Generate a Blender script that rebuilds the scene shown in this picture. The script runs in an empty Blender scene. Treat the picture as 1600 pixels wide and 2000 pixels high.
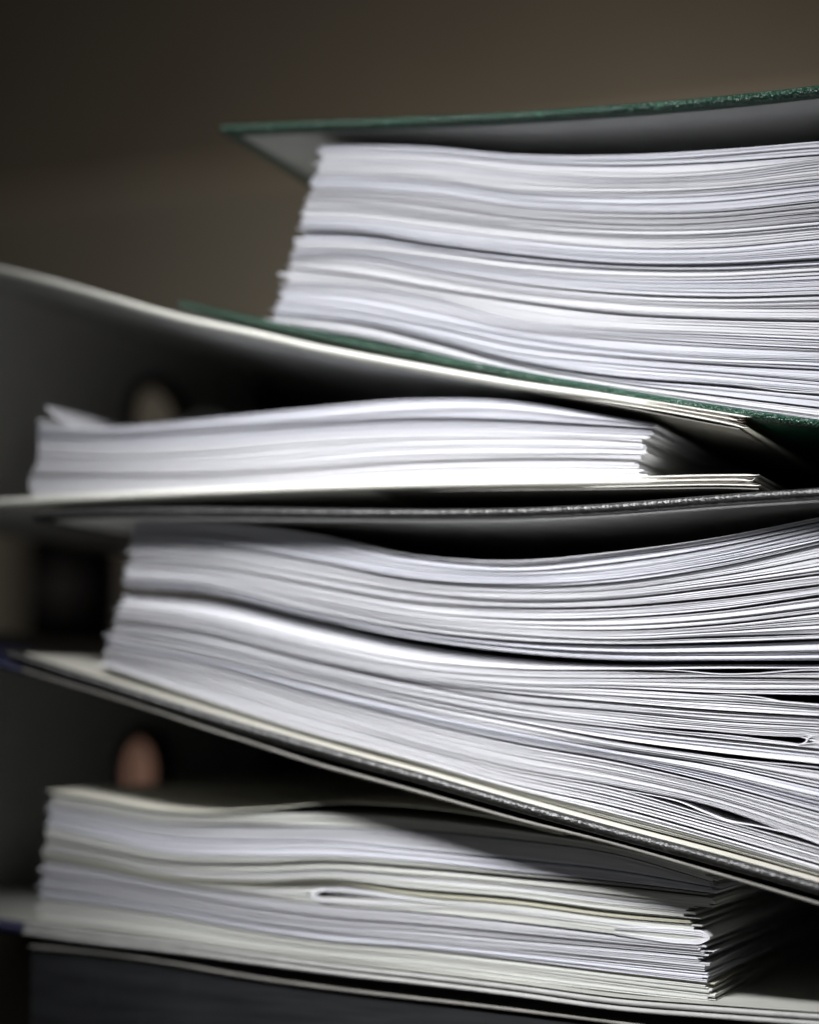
import bpy, math, random
import numpy as np
from mathutils import Vector

rng = np.random.default_rng(7)
random.seed(7)
scene = bpy.context.scene
col = scene.collection

# ------------------------------------------------------------------ camera
FPX = 3800.0                      # focal length in pixels of the 1600 x 2000 photograph
PHI = math.atan(420 / FPX)        # tilt up
THETA = math.atan(1600 / FPX * math.cos(PHI))   # yaw to the left
DIST = 0.66
P0 = np.array([0.0, 0.0, 0.265])  # point on the stack's front plane in the picture's centre
A = np.array([-math.sin(THETA) * math.cos(PHI), math.cos(THETA) * math.cos(PHI), math.sin(PHI)])
Rt = np.array([math.cos(THETA), math.sin(THETA), 0.0])
Up = np.cross(Rt, A)
CAM = P0 - DIST * A
cd = bpy.data.cameras.new('camera')
cam = bpy.data.objects.new('camera', cd)
col.objects.link(cam)
cam.location = CAM
cam.rotation_euler = (math.pi / 2 + PHI, 0, THETA)
cd.sensor_fit = 'VERTICAL'
cd.sensor_height = 36.0
cd.lens = FPX / 2000 * 36.0
cd.clip_start = 0.01
cd.clip_end = 50
cd.dof.use_dof = True
cd.dof.aperture_fstop = 2.7
cd.dof.aperture_blades = 7
scene.camera = cam

# ------------------------------------------------------------------ world, lamps, exposure
world = bpy.data.worlds.new('World')
scene.world = world
world.use_nodes = True
bg = world.node_tree.nodes['Background']
bg.inputs[0].default_value = (0.80, 0.86, 1.0, 1)
bg.inputs[1].default_value = 0.008


def area(name, loc, target, sx, sy, power, colour):
    l = bpy.data.lights.new(name, 'AREA')
    l.shape = 'RECTANGLE'
    l.size, l.size_y, l.energy, l.color = sx, sy, power, colour
    o = bpy.data.objects.new(name, l)
    col.objects.link(o)
    o.location = loc
    o.rotation_euler = (Vector(target) - Vector(loc)).to_track_quat('-Z', 'Y').to_euler()
    return o


key = area('window_light', (-0.02, -0.52, 0.86), (0.035, 0.0, 0.238), 0.27, 0.23, 0.61, (0.97, 0.975, 1.0))
key.data.spread = math.radians(22)
area('low_fill_light', (0.10, -1.0, -0.07), (0.0, 0.0, 0.28), 0.6, 0.22, 0.50, (0.98, 0.98, 1.0))  # added low fill that brightens undersides and spines, not a real window
area('wall_fill_light', (-0.20, 1.38, 0.33), (-0.90, 1.75, 0.78), 0.25, 0.25, 6.0, (1.0, 0.95, 0.86))  # added fill hidden behind the stack, brightens the wall; no lamp known there

scene.view_settings.view_transform = 'Standard'
scene.view_settings.look = 'None'
scene.view_settings.exposure = 0.0
scene.view_settings.gamma = 1.0
scene.view_settings.use_curve_mapping = False
scene.cycles.use_denoising = True
scene.cycles.max_bounces = 8
scene.cycles.diffuse_bounces = 3


# ------------------------------------------------------------------ pixel of the photograph -> place on a plane y = Y
def U(px, py, Y=0.0):
    px = np.asarray(px, float); py = np.asarray(py, float)
    d = A * FPX + np.multiply.outer(px - 800, Rt) + np.multiply.outer(1000 - py, Up)
    t = (Y - CAM[1]) / d[..., 1]
    return CAM + d * t[..., None]


def UX(px, py, X):
    d = A * FPX + (px - 800) * Rt + (1000 - py) * Up
    return CAM + d * ((X - CAM[0]) / d[0])


fp = U(1390, 1330)
cd.dof.focus_distance = float(np.dot(fp - CAM, A))


def curve(xs, ys):
    """smooth interpolant through points, straight beyond the ends"""
    xs = np.asarray(xs, float); ys = np.asarray(ys, float)
    h = np.diff(xs); s = np.diff(ys) / h
    m = np.empty(len(xs))
    m[0], m[-1] = s[0], s[-1]
    if len(xs) > 2:
        m[1:-1] = (s[:-1] * h[1:] + s[1:] * h[:-1]) / (h[1:] + h[:-1])

    def f(x):
        x = np.asarray(x, float)
        k = np.clip(np.searchsorted(xs, x) - 1, 0, len(h) - 1)
        t = (x - xs[k]) / h[k]
        tc = np.clip(t, 0, 1)
        y = ((2 * tc**3 - 3 * tc**2 + 1) * ys[k] + (tc**3 - 2 * tc**2 + tc) * h[k] * m[k]
             + (-2 * tc**3 + 3 * tc**2) * ys[k + 1] + (tc**3 - tc**2) * h[k] * m[k + 1])
        y = y + np.where(x < xs[0], (x - xs[0]) * m[0], 0) + np.where(x > xs[-1], (x - xs[-1]) * m[-1], 0)
        return y
    return f


def PC(pts):
    a = np.array(pts, float)
    return curve(a[:, 0], a[:, 1])


# ------------------------------------------------------------------ materials
class NT:
    def __init__(self, name):
        self.m = bpy.data.materials.new(name)
        self.m.use_nodes = True
        self.t = self.m.node_tree
        self.b = self.t.nodes['Principled BSDF']

    def n(self, kind, **kw):
        nd = self.t.nodes.new(kind)
        for k, v in kw.items():
            if k in nd.inputs:
                nd.inputs[k].default_value = v
            else:
                setattr(nd, k, v)
        return nd

    def l(self, a, b):
        self.t.links.new(a, b)

    def math(self, op, a, b=None):
        nd = self.n('ShaderNodeMath', operation=op)
        for i, v in enumerate((a, b)):
            if v is None:
                continue
            if isinstance(v, (int, float)):
                nd.inputs[i].default_value = v
            else:
                self.l(v, nd.inputs[i])
        return nd.outputs[0]

    def ramp(self, fac, stops):
        nd = self.n('ShaderNodeValToRGB')
        e = nd.color_ramp.elements
        while len(e) < len(stops):
            e.new(0.5)
        for x, (p, c) in zip(e, stops):
            x.position = p
            x.color = tuple(c) + (1,)
        self.l(fac, nd.inputs[0])
        return nd.outputs[0]

    def bump(self, h, strength, dist):
        nd = self.n('ShaderNodeBump', Strength=strength, Distance=dist)
        self.l(h, nd.inputs['Height'])
        self.l(nd.outputs[0], self.b.inputs['Normal'])


def paper_mat(name, c, var=0.085):
    """paper: tone differs a little from leaf to leaf (uv.y counts leaves), faint fibre along the edge"""
    t = NT(name)
    uv = t.n('ShaderNodeUVMap')
    sep = t.n('ShaderNodeSeparateXYZ')
    t.l(uv.outputs[0], sep.inputs[0])
    leaf = t.math('FLOOR', sep.outputs[1])
    wn = t.n('ShaderNodeTexWhiteNoise', noise_dimensions='1D')
    t.l(leaf, wn.inputs['W'])
    cmb = t.n('ShaderNodeCombineXYZ')
    t.l(t.math('MULTIPLY', sep.outputs[0], 60.0), cmb.inputs[0])
    t.l(t.math('MULTIPLY', sep.outputs[1], 1.7), cmb.inputs[1])
    nz = t.n('ShaderNodeTexNoise', Scale=1.0, Detail=4.0, Roughness=0.6)
    t.l(cmb.outputs[0], nz.inputs['Vector'])
    f = t.math('ADD', t.math('MULTIPLY', wn.outputs['Value'], 0.6), t.math('MULTIPLY', nz.outputs['Fac'], 0.4))
    d = tuple(max(0, x * (1 - var * 1.6)) for x in c)
    e = tuple(min(0.9, x * (1 + var * 0.35)) for x in c)
    t.l(t.ramp(f, [(0.1, d), (0.55, c), (0.95, e)]), t.b.inputs['Base Color'])
    t.b.inputs['Roughness'].default_value = 0.8
    t.b.inputs['Specular IOR Level'].default_value = 0.25
    fine = t.n('ShaderNodeTexNoise', Scale=1800.0, Detail=2.0)
    tc = t.n('ShaderNodeTexCoord')
    t.l(tc.outputs['Object'], fine.inputs['Vector'])
    t.bump(fine.outputs['Fac'], 0.12, 0.0003)
    return t.m


def cover_mat(name, c1, c2, rough, grain, strength, spec=0.5, worn=None):
    """embossed cover cloth or board paper; worn = a colour showing through on scattered scuffs"""
    t = NT(name)
    tc = t.n('ShaderNodeTexCoord')
    v = t.n('ShaderNodeTexVoronoi', Scale=grain)
    t.l(tc.outputs['Object'], v.inputs['Vector'])
    n1 = t.n('ShaderNodeTexNoise', Scale=grain * 0.7, Detail=5.0, Roughness=0.65)
    t.l(tc.outputs['Object'], n1.inputs['Vector'])
    n2 = t.n('ShaderNodeTexNoise', Scale=45.0, Detail=5.0, Roughness=0.6)
    t.l(tc.outputs['Object'], n2.inputs['Vector'])
    mixv = t.math('ADD', t.math('MULTIPLY', n1.outputs['Fac'], 0.5), t.math('MULTIPLY', n2.outputs['Fac'], 0.5))
    colr = t.ramp(mixv, [(0.3, c1), (0.7, c2)])
    if worn:
        n3 = t.n('ShaderNodeTexNoise', Scale=260.0, Detail=6.0, Roughness=0.7)
        t.l(tc.outputs['Object'], n3.inputs['Vector'])
        mask = t.ramp(n3.outputs['Fac'], [(0.60, (0, 0, 0)), (0.68, (1, 1, 1))])
        mx = t.n('ShaderNodeMixRGB')
        t.l(mask, mx.inputs[0])
        t.l(colr, mx.inputs[1])
        mx.inputs[2].default_value = tuple(worn) + (1,)
        colr = mx.outputs[0]
    t.l(colr, t.b.inputs['Base Color'])
    t.b.inputs['Roughness'].default_value = rough
    t.b.inputs['Specular IOR Level'].default_value = spec
    h = t.math('ADD', v.outputs['Distance'], t.math('MULTIPLY', n1.outputs['Fac'], 0.8))
    t.bump(h, strength, 0.0006)
    return t.m


def plain_mat(name, c1, c2, rough, scale=30.0, metal=0.0, bump=0.1, stretch=None, spec=0.4):
    t = NT(name)
    tc = t.n('ShaderNodeTexCoord')
    src = tc.outputs['Object']
    if stretch:
        mp = t.n('ShaderNodeMapping')
        mp.inputs['Scale'].default_value = stretch
        t.l(src, mp.inputs['Vector'])
        src = mp.outputs[0]
    nz = t.n('ShaderNodeTexNoise', Scale=scale, Detail=6.0, Roughness=0.6)
    t.l(src, nz.inputs['Vector'])
    t.l(t.ramp(nz.outputs['Fac'], [(0.3, c1), (0.7, c2)]), t.b.inputs['Base Color'])
    t.b.inputs['Roughness'].default_value = rough
    t.b.inputs['Metallic'].default_value = metal
    t.b.inputs['Specular IOR Level'].default_value = spec
    t.bump(nz.outputs['Fac'], bump, 0.001)
    return t.m


M = {
    'white': paper_mat('paper_white', (0.70, 0.70, 0.722)),
    'cool': paper_mat('paper_cool', (0.645, 0.65, 0.695)),
    'grey': paper_mat('paper_grey', (0.52, 0.52, 0.54)),  # plain grey tint, used mostly in the lowest stack
    'cream': paper_mat('paper_cream', (0.72, 0.70, 0.60)),
    'olive': paper_mat('card_olive', (0.42, 0.41, 0.33)),
    'ivory': paper_mat('paper_ivory', (0.58, 0.585, 0.55)),
    'green': cover_mat('green_cloth', (0.002, 0.026, 0.013), (0.008, 0.062, 0.032), 0.32, 1300.0, 0.8, 0.6, (0.05, 0.16, 0.10)),
    'black': cover_mat('black_cloth', (0.007, 0.007, 0.006), (0.020, 0.019, 0.017), 0.40, 1000.0, 0.32, 0.6, (0.055, 0.053, 0.045)),
    'board_white': plain_mat('board_white', (0.76, 0.75, 0.67), (0.84, 0.83, 0.75), 0.55, 60.0),
    'board_dull': plain_mat('board_dull', (0.13, 0.125, 0.11), (0.21, 0.20, 0.18), 0.7, 90.0, bump=0.4),
    'board_grey': plain_mat('board_grey', (0.30, 0.30, 0.285), (0.42, 0.42, 0.40), 0.7, 90.0, bump=0.4),
    'board_brown': plain_mat('board_torn_brown', (0.05, 0.035, 0.025), (0.30, 0.24, 0.18), 0.85, 500.0, bump=1.0),
    'lining': plain_mat('lining_grey', (0.42, 0.42, 0.40), (0.50, 0.50, 0.47), 0.75, 40.0),
    'lining_dull': plain_mat('lining_dull', (0.27, 0.27, 0.245), (0.34, 0.34, 0.31), 0.8, 40.0),
    'lining_white': plain_mat('lining_white', (0.76, 0.76, 0.72), (0.82, 0.82, 0.78), 0.7, 40.0),
    'lining_cream': plain_mat('lining_cream', (0.47, 0.455, 0.39), (0.54, 0.525, 0.46), 0.75, 40.0),
    'spine_grey': plain_mat('spine_lining', (0.80, 0.78, 0.73), (0.85, 0.83, 0.78), 0.75, 25.0),
    'spine_dark': plain_mat('spine_lining_pale', (0.70, 0.70, 0.64), (0.75, 0.75, 0.69), 0.75, 25.0),
    'blue': cover_mat('blue_cloth', (0.008, 0.009, 0.034), (0.018, 0.020, 0.070), 0.45, 1200.0, 0.6, 0.5),
    'metal': plain_mat('nickel', (0.55, 0.55, 0.53), (0.65, 0.65, 0.63), 0.25, 80.0, metal=1.0, bump=0.03),
    'wall': plain_mat('wall_paint', (0.240, 0.214, 0.176), (0.262, 0.234, 0.192), 0.9, 6.0),
    'panel': plain_mat('brown_board', (0.182, 0.154, 0.118), (0.202, 0.170, 0.132), 0.8, 9.0),
    'desk': plain_mat('dark_wood', (0.010, 0.008, 0.006), (0.020, 0.014, 0.010), 0.5, 12.0, stretch=(1, 8, 1)),
    'case': plain_mat('dark_leather', (0.012, 0.006, 0.005), (0.030, 0.012, 0.009), 0.6, 60.0),
    'tan': plain_mat('terracotta_card', (0.80, 0.44, 0.34), (0.85, 0.51, 0.40), 0.7, 20.0),
    'ring_black': plain_mat('ring_dark_metal', (0.03, 0.03, 0.03), (0.05, 0.05, 0.05), 0.3, 60.0, metal=0.6),
    'clasp': plain_mat('pale_brass', (0.70, 0.62, 0.54), (0.78, 0.70, 0.60), 0.5, 40.0),
}


def box_face_mat():
    t = NT('scuffed_grey_laminate')
    tc = t.n('ShaderNodeTexCoord')
    mp = t.n('ShaderNodeMapping')
    mp.inputs['Scale'].default_value = (9, 9, 110)
    mp.inputs['Rotation'].default_value = (0, math.radians(5), 0)
    t.l(tc.outputs['Object'], mp.inputs['Vector'])
    n1 = t.n('ShaderNodeTexNoise', Scale=2.2, Detail=7.0, Roughness=0.65)
    t.l(mp.outputs[0], n1.inputs['Vector'])
    mp2 = t.n('ShaderNodeMapping')
    mp2.inputs['Scale'].default_value = (420, 420, 60)
    mp2.inputs['Rotation'].default_value = (0, math.radians(22), 0)
    t.l(tc.outputs['Object'], mp2.inputs['Vector'])
    n2 = t.n('ShaderNodeTexNoise', Scale=1.0, Detail=3.0, Roughness=0.6)
    t.l(mp2.outputs[0], n2.inputs['Vector'])
    scr = t.ramp(n2.outputs['Fac'], [(0.66, (0, 0, 0)), (0.74, (1, 1, 1))])
    base = t.ramp(n1.outputs['Fac'], [(0.3, (0.008, 0.0085, 0.009)), (0.7, (0.026, 0.027, 0.029))])
    mx = t.n('ShaderNodeMixRGB')
    mx.inputs[2].default_value = (0.30, 0.31, 0.30, 1)
    t.l(t.math('MULTIPLY', scr, 0.03), mx.inputs[0])
    t.l(base, mx.inputs[1])
    t.l(mx.outputs[0], t.b.inputs['Base Color'])
    t.b.inputs['Roughness'].default_value = 0.42
    t.bump(n1.outputs['Fac'], 0.15, 0.0006)
    return t.m


M['laminate'] = box_face_mat()


# ------------------------------------------------------------------ object helpers
def obj(name, verts, faces, mat, parent=None, uv=None, smooth=False):
    me = bpy.data.meshes.new(name)
    v = np.asarray(verts, float)
    if parent is not None:
        p = parent
        while p is not None:
            v = v - np.array(p.location)
            p = p.parent
    me.from_pydata(v.tolist(), [], [tuple(int(i) for i in f) for f in faces])
    me.materials.append(M[mat] if isinstance(mat, str) else mat)
    if uv is not None:
        lay = me.uv_layers.new(name='UVMap')
        idx = np.empty(len(me.loops), int)
        me.loops.foreach_get('vertex_index', idx)
        lay.data.foreach_set('uv', np.asarray(uv, np.float32)[idx].ravel())
    if smooth:
        me.polygons.foreach_set('use_smooth', np.ones(len(me.polygons), bool))
    me.update()
    o = bpy.data.objects.new(name, me)
    col.objects.link(o)
    if parent is not None:
        o.parent = parent
    return o


def thing(name, label, cat, loc, group=None):
    o = bpy.data.objects.new(name, None)
    o.empty_display_size = 0.02
    col.objects.link(o)
    o.location = loc
    o['label'] = label
    o['category'] = cat
    if group:
        o['group'] = group
    return o


def grid_faces(nr, nc, closed_r=False):
    """quads of a grid of nr rows by nc columns, index r*nc+c"""
    r = np.arange(nr if closed_r else nr - 1)
    c = np.arange(nc - 1)
    R_, C_ = np.meshgrid(r, c, indexing='ij')
    R2 = (R_ + 1) % nr
    return np.stack([R_ * nc + C_, R_ * nc + C_ + 1, R2 * nc + C_ + 1, R2 * nc + C_], -1).reshape(-1, 4)


def slab(name, parent, mat, f_top, t_mm, x0, x1, Y0, Y1, M_=64, edge=0.5, endround=True, zshift=0.0, Yp=None):
    """a board swept along a traced front edge: rounded front edge and rounded ends, real thickness and depth"""
    xs = np.linspace(x0, x1, M_)
    if endround:
        e = np.array([0, .003, .008, .015])
        xs = np.unique(np.concatenate([x0 + (x1 - x0) * e, xs, x1 - (x1 - x0) * e]))
    n = len(xs)
    top = U(xs, f_top(xs), Y0 if Yp is None else Yp)      # Yp: the plane the edge was traced on
    th = np.full(n, t_mm / 1000.0)
    top[:, 2] += zshift
    if endround:
        s = np.minimum(np.abs(top[:, 0] - top[0, 0]), np.abs(top[:, 0] - top[-1, 0]))
        r = th * edge
        k = np.clip(s / np.maximum(r, 1e-6), 0, 1)
        sc = 0.35 + 0.65 * np.sqrt(1 - (1 - k) ** 2)
    else:
        sc = np.ones(n)
    mid = top[:, 2] - th / 2
    h = th / 2 * sc
    ring = []
    q = 7
    for i in range(q + 1):                    # rounded front edge, top to bottom
        a = math.pi / 2 - math.pi * i / q
        ca, sa = math.cos(a), math.sin(a)
        ring.append((Y0 + edge * th * (1 - ca), mid + h * sa))
    for k, f in enumerate((0.12, 0.5, 1.0)):
        ring.append((np.full(n, Y0 + (Y1 - Y0) * f), mid - h))
    for f in (1.0, 0.5, 0.12):
        ring.append((np.full(n, Y0 + (Y1 - Y0) * f), mid + h))
    V = np.concatenate([np.stack([top[:, 0], yy, zz], 1) for yy, zz in ring])
    nr = len(ring)
    F = [tuple(f) for f in grid_faces(nr, n, True)]
    F.append(tuple(r * n for r in range(nr)))
    F.append(tuple(r * n + n - 1 for r in reversed(range(nr))))
    o = obj(name, V, F, mat, parent, smooth=False)
    me = o.data
    me.polygons.foreach_set('use_smooth', np.ones(len(me.polygons), bool))
    try:
        me.set_sharp_from_angle(angle=math.radians(50))
    except Exception:
        pass
    return o


def ribbon(name, parent, mat, pts, t_px, Y0, Y1, seg=60, leafv=0.0, taper=(0, 0), sink=0.0):
    """a sheet bent along a traced line (folds, curls): closed slab extruded along the depth"""
    p = np.array(pts, float)
    d = np.concatenate([[0], np.cumsum(np.hypot(*np.diff(p, axis=0).T))])
    cx, cy = curve(d, p[:, 0]), curve(d, p[:, 1])
    s = np.linspace(0, d[-1], seg)
    x, y = cx(s), cy(s)
    tx, ty = np.gradient(x), np.gradient(y)
    ln = np.hypot(tx, ty)
    nx, ny = -ty / ln, tx / ln
    t = np.full(seg, float(t_px) / 2)
    q = np.linspace(0, 1, seg)
    if taper[0]: t *= 0.12 + 0.88 * np.clip(q / taper[0], 0, 1)
    if taper[1]: t *= 0.12 + 0.88 * np.clip((1 - q) / taper[1], 0, 1)
    P1 = U(x + nx * t, y + ny * t, Y0)
    P2 = U(x - nx * t, y - ny * t, Y0)
    dy = sink * (1 - np.clip(q / 0.75, 0, 1)) ** 1.5      # the strip rises out of the board's edge
    P1[:, 1] += dy
    P2[:, 1] += dy
    P3, P4 = P2.copy(), P1.copy()
    P3[:, 1] = Y1
    P4[:, 1] = Y1
    V = np.concatenate([P1, P2, P3, P4])
    F = [tuple(f) for f in grid_faces(4, seg, True)]
    F.append((0, seg, 2 * seg, 3 * seg))
    F.append((seg - 1, 4 * seg - 1, 3 * seg - 1, 2 * seg - 1))
    uv = np.zeros((4 * seg, 2))
    uv[:, 0] = np.tile(s / 5000.0, 4)
    uv[:, 1] = leafv + 0.5
    return obj(name, V, F, mat, parent, uv=uv, smooth=False)


LEAF = [0]


def sheaf(parent, mat, xs, yt, yb, Yf, depth, K, off, skew, leafamp):
    """one thin sheaf of leaves: front edge stepped leaf by leaf, extruded back along the depth"""
    n = len(xs)
    rows, yo, uvv = [], [], []
    for k in range(K):
        o = off + rng.normal(0, leafamp) + (rng.random() < 0.12) * rng.uniform(0.0003, 0.0009)
        ph, fr = rng.uniform(0, 6.28), rng.uniform(0.004, 0.012)
        o = o + leafamp * 0.5 * np.sin(xs * fr + ph)
        for e in (0, 1):
            f = (k + e) / K
            rows.append(yt + (yb - yt) * f)
            yo.append(o)
            uvv.append(LEAF[0] + k + (0.05 if e == 0 else 0.95))
    LEAF[0] += K
    V, UV = [], []
    for r in range(len(rows)):
        P = U(xs, rows[r], Yf)
        u = P[:, 0].copy()
        P[:, 1] += yo[r]
        V.append(P)
        UV.append(np.stack([u, np.full(n, uvv[r])], 1))
    for r in (len(rows) - 1, 0):
        P = U(xs, rows[r], Yf)
        u = P[:, 0].copy()
        P[:, 0] += skew
        P[:, 1] = Yf + depth
        V.append(P)
        UV.append(np.stack([u, np.full(n, uvv[r])], 1))
    nr = len(V)
    F = [tuple(f) for f in grid_faces(nr, n, True)]
    F.append(tuple(r * n for r in range(nr)))
    F.append(tuple(r * n + n - 1 for r in reversed(range(nr))))
    return obj('paper_sheaf', np.concatenate(V), F, mat, parent, uv=np.concatenate(UV))


def stack(parent, X, rows, xl, xr, Yf, depth=0.297, pitch=4.6, jl=5.0, jr=4.0, xfan=None, bundle_off=0.0006, openp=0.35, gapk=0.35, leafamp=0.00016, base_gap=0.12):
    """rows: (y at the stations X, gap width in px (number or list), tint of the bundle BELOW this line, [recess mm])
    xl / xr: curves giving the left / right end of a sheet against its height (pixel y at the left / right)"""
    nb = len(rows) - 1
    fs = [r[0] if callable(r[0]) else curve(X, r[0]) for r in rows]
    gs = [r[1] if callable(r[1]) else curve(X, np.full(len(X), r[1]) if np.isscalar(r[1]) else r[1]) for r in rows]
    for b in range(nb):
        ft, fb, gt, gb = fs[b], fs[b + 1], gs[b], gs[b + 1]
        tint = rows[b][2]
        xm = np.linspace(X[0], X[-1], 9)
        hgt = float(np.mean(fb(xm) - ft(xm)))
        n = max(1, int(round(hgt / pitch)))
        w = rng.uniform(0.6, 1.5, n)
        ph = rng.uniform(0, 6.28, (n, 2))
        fr = rng.uniform(0.002, 0.009, n)
        boff = rng.normal(0, bundle_off)
        rec = rows[b][3] if len(rows[b]) > 3 else None
        ylm = [float(ft(X[0])), float(fb(X[0]))]
        open_ = (rng.random(n) < openp)
        main = tint[int(rng.integers(len(tint)))] if isinstance(tint, tuple) else tint
        for i in range(n):
            f_mid = (i + 0.5) / n
            yl = ylm[0] + (ylm[1] - ylm[0]) * f_mid
            yr = float(ft(X[-1]) + (fb(X[-1]) - ft(X[-1])) * f_mid)
            a = float(xl(yl)) - abs(rng.normal(0, jl)) * (1 if rng.random() < 0.9 else 1.6) + jl
            z = float(xr(yr)) + rng.normal(0, jr)
            xs = np.linspace(a, z, 58)
            W = w[:, None] * (1 + 0.28 * np.sin(fr[:, None] * xs[None] + ph[:, :1]) + 0.1 * np.sin(2.7 * fr[:, None] * xs[None] + ph[:, 1:]))
            c = np.concatenate([np.zeros((1, len(xs))), np.cumsum(W, 0)])
            c /= c[-1]
            T = ft(xs) + np.maximum(gt(xs), 0.3) / 2
            B = fb(xs) - np.maximum(gb(xs), 0.3) / 2
            B = np.maximum(B, T + 0.8)
            yt = T + (B - T) * c[i]
            yb = T + (B - T) * c[i + 1]
            loc = (yb - yt)
            sub = base_gap
            if open_[i] and i < n - 1:
                sub = sub + (xfan(xs) if xfan else gapk) * (0.5 + 0.5 * np.sin(fr[i] * xs * 1.3 + ph[i, 1]))
            yb = yb - np.minimum(sub, loc * 0.5)
            off = boff + rng.normal(0, leafamp * 1.4)
            if rec is not None:
                off += rec / 1000.0 * max(0.0, 1 - i / max(n - 1, 1)) ** 1.0
            K = int(np.clip(round(float(np.mean(yb - yt)) / 1.5), 2, 5))
            t = tint[int(rng.integers(len(tint)))] if isinstance(tint, tuple) and rng.random() < 0.15 else main
            sheaf(parent, t, xs, yt, yb, Yf, depth, K, off, rng.normal(0, 0.0025), leafamp)


# ================================================================== the setting
def quad(name, pts, mat, label=None):
    o = obj(name, pts, [(0, 1, 2, 3)], mat)
    o['kind'] = 'structure'
    return o


quad('wall', [(-4, 1.75, -0.8), (4, 1.75, -0.8), (4, 1.75, 3), (-4, 1.75, 3)], 'wall')


def boxmesh(x0, x1, y0, y1, z0, z1, bev=0.0):
    V = [(x, y, z) for z in (z0, z1) for y in (y0, y1) for x in (x0, x1)]
    F = [(0, 2, 3, 1), (4, 5, 7, 6), (0, 1, 5, 4), (2, 6, 7, 3), (0, 4, 6, 2), (1, 3, 7, 5)]
    return V, F


def bevel_box(name, b, mat, parent=None, w=0.004, seg=2):
    V, F = boxmesh(*b)
    o = obj(name, V, F, mat, parent)
    m = o.modifiers.new('bevel', 'BEVEL')
    m.width, m.segments = w, seg
    return o


desk = bevel_box('desk', (-1.6, 1.6, -0.35, 1.72, -0.03, 0.0), 'desk', None, 0.003)
desk['kind'] = 'structure'

# dark board on the wall, upper left
q0 = U(-900, 560, 1.72)
q1 = U(560, 322, 1.72)
q2 = U(2300, 100, 1.72)
pz = float(q1[2])
pin = bevel_box('wall_board', (-2.6, float(q2[0]), 1.715, 1.748, pz, pz + 0.9), 'panel', None, 0.006)
pin['label'] = 'blurred dark brown board on the wall above the stack'
pin['category'] = 'board'

# ================================================================== 5: dark grey box file under everything
f_rim = PC([(60, 1846), (200, 1859), (300, 1873), (500, 1907), (700, 1934), (900, 1957), (1000, 1969), (1200, 1994), (1600, 2040), (1750, 2056)])
bx0 = U(60, 1846, 0.004)
box = thing('box_file', 'dark grey scuffed box file with a pale worn rim lying under the whole stack', 'box file', (0, 0.15, 0))
xs = np.linspace(62, 1750, 60)
tp = U(xs, f_rim(xs), 0.004)
tp[:, 2] -= 0.0022
n = len(xs)
bot = tp.copy(); bot[:, 2] = 0.0
bk = tp.copy(); bk[:, 1] = 0.32
bb = bot.copy(); bb[:, 1] = 0.32
F = [tuple(f) for f in grid_faces(4, n, True)] + [(0, n, 2 * n, 3 * n), (n - 1, 4 * n - 1, 3 * n - 1, 2 * n - 1)]
obj('body', np.concatenate([tp, bot, bb, bk]), F, 'laminate', box)
slab('lid', box, 'board_dull', f_rim, 1.3, 56, 1752, 0.0025, 0.322, endround=True)

# ================================================================== 4: blue-spined lever arch file
blue = thing('lever_arch_file', 'pale lever arch file with blue cloth spine and a finger hole, lowest file with papers', 'binder', (0, 0.15, 0.06))
f_b_lo = PC([(-260, 1776), (-100, 1788), (0, 1799), (60, 1807), (200, 1826), (300, 1837), (500, 1864), (650, 1884), (800, 1901), (1000, 1925), (1200, 1952), (1400, 1968), (1600, 1982), (1750, 1990)])
f_b_up = PC([(-260, 1222), (-100, 1262), (0, 1291), (100, 1323), (200, 1353), (300, 1385), (400, 1419), (500, 1451), (600, 1484), (700, 1512), (800, 1539), (900, 1567), (1000, 1595), (1200, 1645), (1400, 1703), (1600, 1762), (1700, 1792)])
lo = slab('lower_cover', blue, 'board_grey', f_b_lo, 1.5, -250, 1745, 0.001, 0.318)
slab('outer_layer', blue, 'board_grey', f_b_lo, 1.5, -250, 1747, 0.0, 0.318, zshift=-0.0020, Yp=0.001)
slab('lining', lo, 'lining_dull', f_b_lo, 0.4, -235, 1735, 0.0022, 0.314, zshift=0.0009, endround=False, Yp=0.001)
# blue cloth wraps the hinge side of the cover
slab('cloth_strip', lo, 'blue', f_b_lo, 4.2, -262, 48, -0.0012, 0.3195, zshift=0.0005, Yp=0.001)
up = slab('upper_cover', blue, 'board_dull', f_b_up, 1.2, -250, 1690, -0.0075, 0.314)
slab('lining', up, 'spine_dark', f_b_up, 0.3, -180, 1680, -0.004, 0.311, zshift=-0.0013, endround=False, Yp=-0.0075)
slab('cloth_strip', up, 'blue', f_b_up, 3.4, -262, 42, -0.0087, 0.316, zshift=0.0008, Yp=-0.0075)


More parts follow.
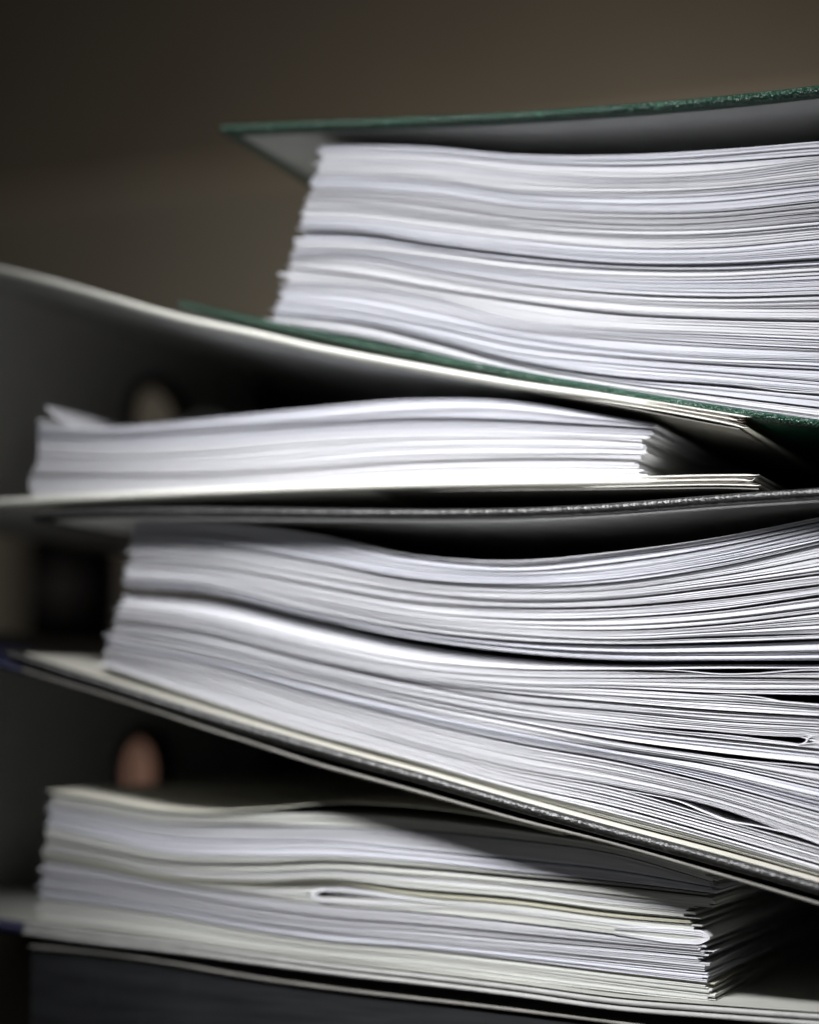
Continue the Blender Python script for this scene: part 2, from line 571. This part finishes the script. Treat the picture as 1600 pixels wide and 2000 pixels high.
def spine_plate(name, parent, mat, X, zlo, zhi, Y0, Y1, hole, t=0.003):
    """spine board with a round finger hole; hole = (Y, Z, ry, rz); inner face at X"""
    hy, hz, ry, rz = hole
    N = 64
    ang = np.arange(N) / N * 2 * math.pi
    inner, outer = [], []
    for a in ang:
        dy, dz = math.cos(a), math.sin(a)
        inner.append((hy + ry * dy, hz + rz * dz))
        ts = []
        if dy > 1e-9: ts.append((Y1 - hy) / dy)
        if dy < -1e-9: ts.append((Y0 - hy) / dy)
        if dz > 1e-9: ts.append((zhi - hz) / dz)
        if dz < -1e-9: ts.append((zlo - hz) / dz)
        tt = min(ts)
        outer.append((hy + dy * tt, hz + dz * tt))
    # snap the nearest ray to each corner
    for cy in (Y0, Y1):
        for cz in (zlo, zhi):
            k = min(range(N), key=lambda i: (outer[i][0] - cy) ** 2 + (outer[i][1] - cz) ** 2)
            outer[k] = (cy, cz)
    V = [(X, y, z) for y, z in inner] + [(X, y, z) for y, z in outer] + [(X - t, y, z) for y, z in inner] + [(X - t, y, z) for y, z in outer]
    F = []
    for i in range(N):
        j = (i + 1) % N
        F += [(i, j, N + j, N + i), (2 * N + j, 2 * N + i, 3 * N + i, 3 * N + j), (j, i, 2 * N + i, 2 * N + j), (N + i, N + j, 3 * N + j, 3 * N + i)]
    return obj(name, V, F, mat, parent)


def torus(name, parent, mat, c, axis_x, ry, rz, r, N=56, q=10):
    V = []
    for i in range(N):
        a = 2 * math.pi * i / N
        for k in range(q):
            b = 2 * math.pi * k / q
            V.append((c[0] + r * math.sin(b) * 1.2, c[1] + (ry + r * math.cos(b)) * math.cos(a), c[2] + (rz + r * math.cos(b)) * math.sin(a)))
    F = [(i * q + k, i * q + (k + 1) % q, ((i + 1) % N) * q + (k + 1) % q, ((i + 1) % N) * q + k) for i in range(N) for k in range(q)]
    return obj(name, V, F, mat, parent, smooth=True)


def tube(name, parent, mat, pts, r, q=10):
    P = np.array(pts, float)
    d = np.concatenate([[0], np.cumsum(np.linalg.norm(np.diff(P, axis=0), axis=1))])
    s = np.linspace(0, d[-1], 40)
    C = np.stack([curve(d, P[:, i])(s) for i in range(3)], 1)
    T = np.gradient(C, axis=0)
    T /= np.linalg.norm(T, axis=1)[:, None]
    ref = np.array([0, 1.0, 0])
    V = []
    for c, t in zip(C, T):
        a = np.cross(t, ref); a /= np.linalg.norm(a)
        b = np.cross(t, a)
        for k in range(q):
            w = 2 * math.pi * k / q
            V.append(c + r * (a * math.cos(w) + b * math.sin(w)))
    F = [(i * q + k, i * q + (k + 1) % q, (i + 1) * q + (k + 1) % q, (i + 1) * q + k) for i in range(len(s) - 1) for k in range(q)]
    F += [tuple(range(q)), tuple((len(s) - 1) * q + k for k in reversed(range(q)))]
    return obj(name, V, F, mat, parent, smooth=True)


Xs4 = float(U(-250, 1776, 0)[0])
zl4 = float(U(-250, 1776, 0)[2]) - 0.001
zh4 = float(U(-250, 1222, 0)[2]) + 0.001
h4 = UX(275, 1512, Xs4)
sp4 = spine_plate('spine', blue, 'spine_dark', Xs4, zl4, zh4, 0.002, 0.316, (float(h4[1]), float(h4[2]), 0.019, 0.0165))
torus('finger_ring', sp4, 'ring_black', (Xs4 - 0.001, float(h4[1]), float(h4[2])), True, 0.0215, 0.019, 0.0036)

bp = thing('paper_stack', 'uneven stack of white, grey and cream papers with folded sheets, the lowest paper stack', 'paper stack', (0, 0.15, 0.08))
YB = 0.008
XB = [85, 200, 300, 500, 650, 800, 1000, 1200, 1390]
RB = [
    ([1550, 1567, 1584, 1589, 1589, 1599, 1622, 1655, 1705], 1, 'ivory'),
    ([1568, 1588, 1606, 1612, 1616, 1622, 1640, 1668, 1722], [2, 2, 3, 8, 4, 4, 4, 3, 2], ('grey', 'cool')),
    ([1592, 1614, 1634, 1644, 1645, 1659, 1678, 1700, 1733], 3, ('cool', 'grey')),
    ([1612, 1638, 1662, 1672, 1672, 1682, 1703, 1722, 1745], 3, ('ivory', 'ivory', 'grey')),
    ([1642, 1665, 1684, 1691, 1686, 1695, 1713, 1731, 1752], 5, ('ivory', 'ivory', 'grey')),
    ([1669, 1688, 1710, 1726, 1722, 1740, 1757, 1784, 1800], [2, 3, 4, 5, 6, 5, 5, 4, 3], 'olive'),
    ([1673, 1693, 1715, 1732, 1730, 1748, 1766, 1792, 1808], [1, 1, 1, 4, 9, 2, 2, 2, 2], ('ivory', 'grey')),
    (PC([(85, 1678), (200, 1697), (300, 1718), (500, 1743), (600, 1748), (650, 1749), (700, 1753), (800, 1762), (1000, 1782), (1200, 1807), (1390, 1826)]),
     PC([(85, .3), (560, .3), (600, 2), (618, 9), (660, 8), (700, 5), (760, .5), (1000, .4), (1390, .5)]), ('ivory', 'grey')),
    ([1683, 1702, 1722, 1752, 1770, 1781, 1802, 1826, 1845], 5, ('cool', 'grey')),
    ([1720, 1738, 1755, 1790, 1808, 1818, 1836, 1853, 1870], 2, ('cool', 'grey')),
    ([1740, 1754, 1770, 1806, 1826, 1840, 1860, 1881, 1900], 3, ('cool', 'grey')),
    ([1756, 1769, 1783, 1819, 1840, 1852, 1874, 1899, 1921], 2, 'olive'),
    ([1761, 1774, 1788, 1824, 1845, 1857, 1879, 1904, 1926], 1, 'ivory'),
    ([1800, 1812, 1824, 1851, 1870, 1888, 1913, 1938, 1958], 1, 'ivory'),
]
stack(bp, XB, RB, curve([1550, 1620, 1680, 1720, 1800], [100, 92, 84, 82, 72]), curve([1700, 1754, 1780, 1802, 1830, 1870, 1920, 1958], [1385, 1394, 1358, 1352, 1372, 1378, 1384, 1386]), YB, jl=5, jr=9, pitch=3.6, openp=0.2, gapk=0.3)
ribbon('loose_sheet', bp, 'cream', [(92, 1544), (200, 1563), (300, 1580), (400, 1586), (500, 1581), (650, 1569), (800, 1575), (950, 1595), (1100, 1630)], 2.2, YB - 0.001, 0.29)
ribbon('folded_sheet', bp, 'white', [(860, 1764), (760, 1750), (690, 1740), (650, 1737), (622, 1740), (608, 1748), (622, 1756), (660, 1759), (760, 1766), (860, 1774)], 5.5, YB - 0.0004, 0.2, seg=90, taper=(0.3, 0.3))
for w, t in ((16, 3.0), (10, 2.6), (4.6, 2.2)):
    ribbon('folded_sheet', bp, 'white', [(1200, 1816 - w * 0.3), (1280, 1822 - w * .55), (1350, 1829 - w * .7), (1370 + w * .3, 1831 - w * .55), (1376 + w * .55, 1832), (1366 + w * .3, 1834 + w * .45), (1340, 1834 + w * .5), (1260, 1827 + w * .4), (1200, 1820 + w * .3)], t, YB - 0.0005, 0.15, seg=80, taper=(0.3, 0.3))

# ================================================================== 3: black binder
black = thing('black_binder', 'black grained cloth binder with cream lining, bursting open in the middle of the stack', 'binder', (0, 0.15, 0.15))
f_k_up = PC([(62, 999), (150, 993), (300, 990), (500, 991), (700, 993), (900, 993), (1000, 991), (1100, 987), (1200, 981), (1300, 973), (1400, 965), (1600, 951), (1800, 936)])
f_k_lo = PC([(8, 1266), (100, 1297), (200, 1328), (300, 1360), (400, 1391), (500, 1421), (600, 1450), (700, 1478), (800, 1505), (1000, 1562), (1200, 1617), (1400, 1670), (1600, 1726), (1800, 1783)])
ku = slab('upper_board', black, 'black', f_k_up, 3.5, 62, 1790, -0.009, 0.312)
slab('lining', ku, 'lining_white', f_k_up, 0.5, 95, 1780, -0.0062, 0.305, zshift=-0.0033, endround=False, Yp=-0.009)
kl = slab('lower_board', black, 'black', f_k_lo, 3.8, 8, 1790, -0.009, 0.312)
slab('lining', kl, 'lining_cream', f_k_lo, 0.5, 40, 1780, -0.0058, 0.305, zshift=0.0003, endround=False, Yp=-0.009)

kp = thing('paper_stack', 'thickest stack of white paper, fanning out towards the right inside the black binder', 'paper stack', (0, 0.15, 0.17))
YK = 0.0015
XK = [210, 400, 600, 800, 1000, 1200, 1400, 1600]
W1, W2 = ('white', 'white', 'cool'), ('white', 'white', 'white')
RK = [
    ([1019, 1021, 1041, 1083, 1095, 1078, 1050, 1011], 1, W1),
    ([1027, 1030, 1052, 1090, 1106, 1088, 1060, 1020], [1, 1, 2, 3, 5, 4, 4, 4], W1),
    ([1040, 1045, 1075, 1112, 1125, 1114, 1082, 1037], 2, W1),
    ([1058, 1064, 1094, 1131, 1145, 1137, 1108, 1064], 2, W1),
    ([1082, 1092, 1125, 1159, 1175, 1170, 1148, 1122], [4, 4, 4, 5, 6, 6, 6, 6], W1),
    ([1090, 1103, 1140, 1175, 1188, 1185, 1168, 1143], [2, 3, 3, 4, 5, 5, 5, 5], W1),
    ([1100, 1115, 1156, 1193, 1208, 1207, 1192, 1164], [2, 2, 2, 2, 3, 4, 5, 7], W1),
    ([1110, 1126, 1170, 1209, 1226, 1231, 1220, 1197], [1, 1, 2, 3, 3, 4, 5, 5], W1),
    ([1122, 1137, 1180, 1220, 1241, 1250, 1244, 1238], [1, 1, 2, 3, 4, 4, 6, 4], W1),
    ([1130, 1144, 1190, 1229, 1252, 1260, 1257, 1250], [2, 3, 3, 3, 4, 4, 5, 5], ('cool', 'white')),
    ([1148, 1165, 1211, 1254, 1280, 1293, 1293, 1293], [10, 13, 12, 14, 14, 10, 8, 9], W2, 5.0),
    ([1180, 1205, 1250, 1290, 1308, 1310, 1311, 1310], [2, 2, 2, 3, 4, 5, 11, 9], W2),
    ([1190, 1216, 1262, 1303, 1322, 1325, 1324, 1326], [2, 2, 2, 2, 3, 3, 4, 5], W2),
    ([1200, 1226, 1275, 1318, 1339, 1345, 1356, 1366], [2, 2, 2, 2, 3, 4, 6, 18], W2),
    ([1208, 1235, 1284, 1328, 1354, 1372, 1388, 1400], [2, 2, 2, 3, 3, 3, 3, 4], W2),
    ([1214, 1244, 1294, 1336, 1372, 1390, 1408, 1420], [3, 3, 4, 4, 4, 3, 3, 3], W2),
    (PC([(210, 1222), (400, 1256), (600, 1306), (800, 1350), (1000, 1385), (1200, 1411), (1300, 1423), (1400, 1431), (1500, 1441), (1560, 1446), (1600, 1449), (1750, 1458)]),
     PC([(210, 2), (600, 3), (1000, 3), (1200, 3), (1240, 4), (1350, 6), (1420, 5), (1500, 8), (1550, 12), (1574, 12), (1584, .6), (1750, .5)]), W1),
    ([1230, 1262, 1312, 1358, 1396, 1421, 1442, 1463], 2.5, W1),
    ([1238, 1275, 1322, 1369, 1409, 1446, 1474, 1499], [4, 5, 5, 5, 5, 6, 9, 15], W1),
    ([1250, 1286, 1338, 1386, 1428, 1465, 1496, 1540], [3, 4, 4, 3, 3, 4, 4, 4], ('cool', 'white')),
    ([1262, 1300, 1356, 1406, 1451, 1486, 1532, 1587], [4, 6, 6, 6, 6, 6, 5, 5], W2),
    ([1272, 1314, 1372, 1426, 1474, 1510, 1556, 1618], [1, 1, 1, 1.5, 2, 2, 2, 2], ('white', 'grey')),
    ([1282, 1331, 1390, 1450, 1500, 1537, 1588, 1653], [2, 2, 2, 3, 4, 5, 20, 6], W1),
    ([1290, 1345, 1408, 1460, 1515, 1558, 1612, 1670], [1, 2, 2, 2, 2, 3, 3, 2], W2),
    ([1297, 1356, 1422, 1475, 1532, 1577, 1632, 1690], [1, 1, 2, 2, 3, 4, 4, 4], W2),
    ([1304, 1366, 1430, 1484, 1541, 1591, 1644, 1702], [1, 1, 1, 1, 2, 2, 2, 2], ('white', 'ivory')),
    ([1311, 1377, 1437, 1491, 1550, 1604, 1656, 1713], 1, 'ivory'),
]
fanK = curve([800, 1100, 1350, 1600], [0.3, 0.8, 1.6, 2.4])
stack(kp, XK, RK, curve([1020, 1080, 1140, 1200, 1260, 1310], [262, 254, 240, 226, 212, 197]), curve([1000, 1400, 1720], [1745, 1750, 1755]), YK, jl=6, jr=5, xfan=fanK, pitch=2.7, openp=0.4, leafamp=0.00017, base_gap=0.16)
ribbon('folded_sheet', kp, 'white', [(1625, 1440), (1605, 1438), (1590, 1437), (1578, 1442), (1574, 1449), (1562, 1454), (1530, 1451), (1490, 1447), (1440, 1440)], 3.0, YK - 0.0003, 0.2, seg=70, taper=(0.3, 0.4))
for mat_, pts in (('white', [(1200, 1541), (1250, 1549), (1330, 1567), (1380, 1588), (1420, 1603), (1470, 1612), (1560, 1633), (1700, 1692)]),
                  ('white', [(1250, 1307), (1330, 1310), (1400, 1316), (1480, 1315), (1560, 1309), (1700, 1312)]),
                  ('white', [(1380, 1357), (1440, 1358), (1490, 1363), (1530, 1371), (1580, 1376), (1700, 1380)]),
                  ('white', [(1340, 1471), (1420, 1482), (1480, 1488), (1560, 1495), (1700, 1512)])):
    ribbon('loose_sheet', kp, mat_, pts, 2.0, YK - 0.0001, 0.25, taper=(0.3, 0.2))

# ================================================================== 2: white lever arch file
white = thing('lever_arch_file', 'white board lever arch file with frayed corners, between the green and the black binder', 'binder', (0, 0.15, 0.27))
f_w_up = PC([(-260, 462), (-100, 496), (0, 519), (100, 543), (200, 571), (350, 613), (500, 645), (600, 668), (800, 706), (1000, 741), (1200, 770), (1400, 804), (1470, 817)])
f_w_lo = PC([(-260, 992), (-100, 980), (0, 973), (200, 962), (400, 952), (600, 944), (800, 938), (1000, 934), (1200, 931), (1440, 927), (1490, 928)])
wu = slab('upper_cover', white, 'board_white', f_w_up, 2.7, -250, 1425, -0.002, 0.318)
slab('lining', wu, 'lining', f_w_up, 0.35, -235, 1405, 0.0004, 0.315, zshift=-0.0026, endround=False, Yp=-0.002)


def frayed_corner(par, ftop, xa, xb, thick, flare):
    """the cover's paper and pulp layers coming apart at the worn corner"""
    mats = ['board_white', 'board_dull', 'board_brown', 'board_white', 'board_brown', 'board_dull', 'board_white']
    for k, m in enumerate(mats):
        f = k / (len(mats) - 1)
        d = 1.5 + (thick - 3) * f
        end = xb - abs(rng.normal(0, 5)) - 12 * math.sin(math.pi * f)
        fl = flare * (0.5 - f) * 2 + rng.normal(0, 1.2)
        xx = np.concatenate([np.linspace(xa, end - 120, 5), np.linspace(end - 90, end, 5)])
        g = ((xx - xa) / (end - xa)) ** 8
        pts = [(x, float(ftop(x)) + d - fl * q) for x, q in zip(xx, g)]
        pts.append((end + 3, pts[-1][1] + rng.normal(0, 1.5)))
        ribbon('frayed_layer', par, m, pts, 1.6 if m != 'board_white' else 3.2, -0.00205 - rng.uniform(0, 0.0002), rng.uniform(0.1, 0.3), taper=(0.7, 0.04), sink=0.0022)


frayed_corner(wu, f_w_up, 1000, 1464, 18, 2.0)
ribbon('bottom_layer', wu, 'board_dull', [(1000, 758), (1200, 791), (1300, 811), (1400, 830), (1445, 838)], 2.4, -0.0021, 0.316, taper=(0.5, 0), sink=0.002)
wl = slab('lower_cover', white, 'board_white', f_w_lo, 3.0, -250, 1440, -0.002, 0.318)
frayed_corner(wl, f_w_lo, 1000, 1486, 20, 1.5)
ribbon('bottom_layer', wl, 'board_dull', [(700, 957), (1000, 956), (1200, 955), (1300, 954), (1420, 953), (1482, 955)], 2.4, -0.0021, 0.316, taper=(0.4, 0), sink=0.002)
Xs2 = float(U(-250, 992, 0)[0])
h2 = UX(305, 832, Xs2)
zl2 = float(U(-250, 990, 0)[2]) - 0.001
zh2 = float(U(-250, 464, 0)[2]) - 0.001
sp2 = spine_plate('spine', white, 'spine_grey', Xs2, zl2, zh2, 0.001, 0.316, (float(h2[1]), float(h2[2]), 0.024, 0.0185))
torus('finger_ring', sp2, 'ring_black', (Xs2, float(h2[1]), float(h2[2])), True, 0.0265, 0.021, 0.0034)
for Yr in (0.125, 0.205):
    b = U(150, 960, 0)
    t = U(150, 800, 0)
    tube('arch_ring', white, 'metal', [(b[0], Yr, b[2]), (b[0], Yr, t[2] + 0.004), (b[0] - 0.004, Yr, t[2] + 0.012), (b[0] - 0.014, Yr, t[2] + 0.018), (b[0] - 0.026, Yr, t[2] + 0.014), (b[0] - 0.032, Yr, t[2]), (b[0] - 0.033, Yr, b[2])], 0.0017)

wp = thing('paper_stack', 'thinnest stack of white paper with curled corners, inside the white lever arch file', 'paper stack', (0, 0.15, 0.29))
XW = [70, 200, 400, 600, 800, 1000, 1150, 1265]
RW = [
    ([834, 834, 817, 797, 780, 783, 805, 824], 1, W1),
    ([852, 854, 844, 832, 822, 824, 832, 838], [2, 2, 3, 4, 5, 5, 5, 3], W1),
    ([865, 873, 868, 851, 842, 840, 846, 850], 1.5, 'white'),
    ([888, 892, 885, 868, 858, 855, 858, 865], [3, 4, 4, 4, 4, 3, 3, 3], W2),
    ([905, 908, 905, 893, 880, 876, 876, 880], 1.2, 'white'),
    ([930, 930, 928, 917, 903, 898, 898, 901], 3, W2),
    ([948, 949, 942, 935, 921, 915, 914, 916], 2.5, 'white'),
    ([973, 967, 956, 948, 940, 935, 933, 932], 0.5, 'cream'),
]
stack(wp, XW, RW, curve([834, 870, 910, 930, 950, 975], [78, 74, 70, 58, 57, 70]), curve([824, 850, 865, 885, 900, 932], [1278, 1272, 1256, 1262, 1250, 1258]), 0.003, jl=3, jr=4.5, pitch=3.4, openp=0.15, gapk=0.25, leafamp=0.0001, bundle_off=0.0003)
ribbon('curled_sheet', wp, 'white', [(91, 794), (104, 810), (122, 823), (150, 833), (200, 835.5), (300, 831)], 5.5, 0.0028, 0.1, seg=40)
ribbon('curled_sheet', wp, 'white', [(74, 821), (92, 824), (115, 831), (150, 837), (220, 838)], 5.0, 0.0026, 0.2, seg=40)
ribbon('curled_sheet', wp, 'white', [(76, 829), (98, 835), (130, 841), (200, 843)], 4.5, 0.0024, 0.2, seg=40)

# ================================================================== 1: green binder
green = thing('green_binder', 'green grained cloth binder packed with paper, topmost of the stack', 'binder', (0, 0.15, 0.36))
f_g_up = PC([(428, 243), (600, 235), (800, 227), (1000, 217), (1200, 203), (1400, 186), (1600, 164), (1800, 138)])
f_g_lo = PC([(346, 585), (420, 602), (500, 620), (650, 652), (800, 682), (1000, 720), (1200, 756), (1400, 789), (1600, 818), (1800, 846)])
gu = slab('upper_board', green, 'green', f_g_up, 3.3, 428, 1790, -0.003, 0.318)
slab('lining', gu, 'lining', f_g_up, 0.4, 462, 1780, 0.0012, 0.311, zshift=-0.0031, endround=False, Yp=-0.003)
gl = slab('lower_board', green, 'green', f_g_lo, 3.0, 346, 1790, -0.001, 0.318)
slab('lining', gl, 'lining', f_g_lo, 0.4, 380, 1780, 0.004, 0.311, zshift=0.0002, endround=False, Yp=-0.001)

gp = thing('paper_stack', 'neat thick stack of bluish white paper inside the green binder on top', 'paper stack', (0, 0.15, 0.38))
YG = 0.0025
XG = [560, 700, 850, 1000, 1200, 1400, 1600]
RG = [
    ([284, 283, 288, 301, 302.5, 292, 275.5], 1, W1),
    ([292, 296, 302, 316, 323.5, 317, 302.5], [1, 1, 2, 3, 4, 3, 3], W1),
    ([300, 308, 315, 333, 346.6, 340, 314], [1, 1, 2, 2, 3, 3, 3], W1),
    ([341, 343, 353, 374, 381, 374.5, 355], [2, 2, 2, 3, 3, 3, 3], W1),
    ([370, 372, 383, 404, 416, 413.5, 394], 1.5, ('white', 'grey')),
    ([397, 401, 418, 436, 449.5, 448, 431.5], [2, 6, 5, 4, 4, 4, 6], W1),
    ([427, 430, 448, 467, 484, 484, 467.5], 3, W1),
    ([452, 456, 478, 496, 514, 515.5, 505], [9, 10, 8, 5, 4, 4, 4], W1, 1.6),
    ([470, 472, 490, 509, 524.5, 527.5, 518], [2, 3, 4, 5, 5, 5, 4], W1),
    ([487, 490, 508, 529, 545, 547, 538], 1.5, W1),
    ([503, 503, 530, 554, 574, 581.5, 577], [3, 4, 4, 4, 4, 4, 3], W1),
    ([523, 539, 565, 588, 612, 622, 626.5], [6, 7, 7, 7, 8, 8, 7], W1),
    ([552, 561, 587, 625, 646, 655, 664], [4, 4, 4, 3, 4, 4, 4], W1),
    ([565, 575, 605, 640, 658, 671.5, 682], [1, 1, 1, 2, 3, 3, 3], W1),
    ([580, 597, 628, 655, 682, 697, 703], [1, 1, 2, 2, 2, 2, 2], ('white', 'cool')),
    ([595, 612, 640, 673, 697, 712, 722], [1, 1, 1, 2, 2, 3, 2], ('white', 'cool')),
    ([605, 622, 655, 690, 712, 728, 745], [1, 1, 1, 2, 2, 3, 3], ('white', 'cool')),
    ([615, 630, 665, 704, 736, 752, 770], [2, 3, 5, 6, 7, 7, 8], 'cool'),
    ([622, 637, 672, 712, 747, 773, 797], [2, 4, 5, 4, 3, 4, 4], ('white', 'cool')),
    ([634, 657, 690, 725, 761, 794, 822], 1, 'white'),
]
stack(gp, XG, RG, curve([284, 340, 400, 460, 520, 580, 632], [628, 618, 598, 582, 562, 548, 526]), curve([275, 500, 820], [1740, 1745, 1750]), YG, jl=9, jr=4, pitch=3.0, openp=0.25, xfan=curve([800, 1200, 1600], [0.2, 0.5, 0.9]), leafamp=0.0001, bundle_off=0.00022, base_gap=0.2)
ribbon('loose_sheet', gp, 'white', [(1440, 752), (1470, 755), (1520, 762), (1580, 766), (1700, 772)], 2.0, YG - 0.0001, 0.2, taper=(0.3, 0.2))

# closed spines of the two cloth binders, beyond the right of the frame
for par, mt, fu, fl in ((green, 'green', f_g_up, f_g_lo), (black, 'black', f_k_up, f_k_lo)):
    a, b = U(1790, fu(1790), 0), U(1790, fl(1790), 0)
    bevel_box('spine', (float(a[0]), float(a[0]) + 0.004, -0.002, 0.318, float(b[2]) - 0.004, float(a[2])), mt, par, 0.0015)

# ================================================================== blurred things behind the stack
c0, c1, c2 = U(30, 1280, 0.95), U(330, 955, 0.95), U(244, 1280, 0.95)
case = thing('briefcase', 'blurred dark brown case with a pale clasp standing behind the left of the stack', 'case', (float(c0[0] + c2[0]) / 2, 1.0, 0))
bevel_box('shell', (float(c0[0]), float(c2[0]), 0.95, 0.962, 0.0, float(c1[2])), 'case', case, 0.005, 3)
k0 = U(122, 1148, 0.945)
bevel_box('clasp', (float(k0[0]) - 0.02, float(k0[0]) + 0.02, 0.938, 0.951, float(k0[2]) - 0.02, float(k0[2]) + 0.02), 'clasp', case, 0.004, 3)

t0, t1 = U(225, 1640, 1.66), U(420, 1440, 1.66)
tan = thing('card_box', 'terracotta coloured card box glimpsed through the finger hole of the lowest file', 'box', (float(t0[0]) + 0.05, 1.69, 0))
bevel_box('carton', (float(t0[0]), float(t1[0]), 1.66, 1.73, 0.0, float(t1[2]) - 0.02), 'tan', tan, 0.003)
bevel_box('lid', (float(t0[0]) - 0.002, float(t1[0]) + 0.002, 1.658, 1.732, float(t1[2]) - 0.0199, float(t1[2])), 'tan', tan, 0.003)

g0, g1 = U(462, 700, 0.40), U(1900, 700, 0.40)  # unseen black panels, added so views through the gaps end in black
backing = thing('gap_backing', 'black panels added behind the stack to keep its gaps dark', 'backing panels', (0, 0.42, 0))
bevel_box('front_panel', (float(g0[0]), float(g1[0]), 0.40, 0.404, 0.0, float(g0[2])), 'case', backing, 0.0015)
bevel_box('base', (float(g0[0]), float(g1[0]), 0.4045, 0.48, 0.0, 0.004), 'case', backing, 0.001)
bevel_box('back_panel', (float(g0[0]), float(g1[0]), 0.4805, 0.4845, 0.0, float(g0[2])), 'case', backing, 0.0015)
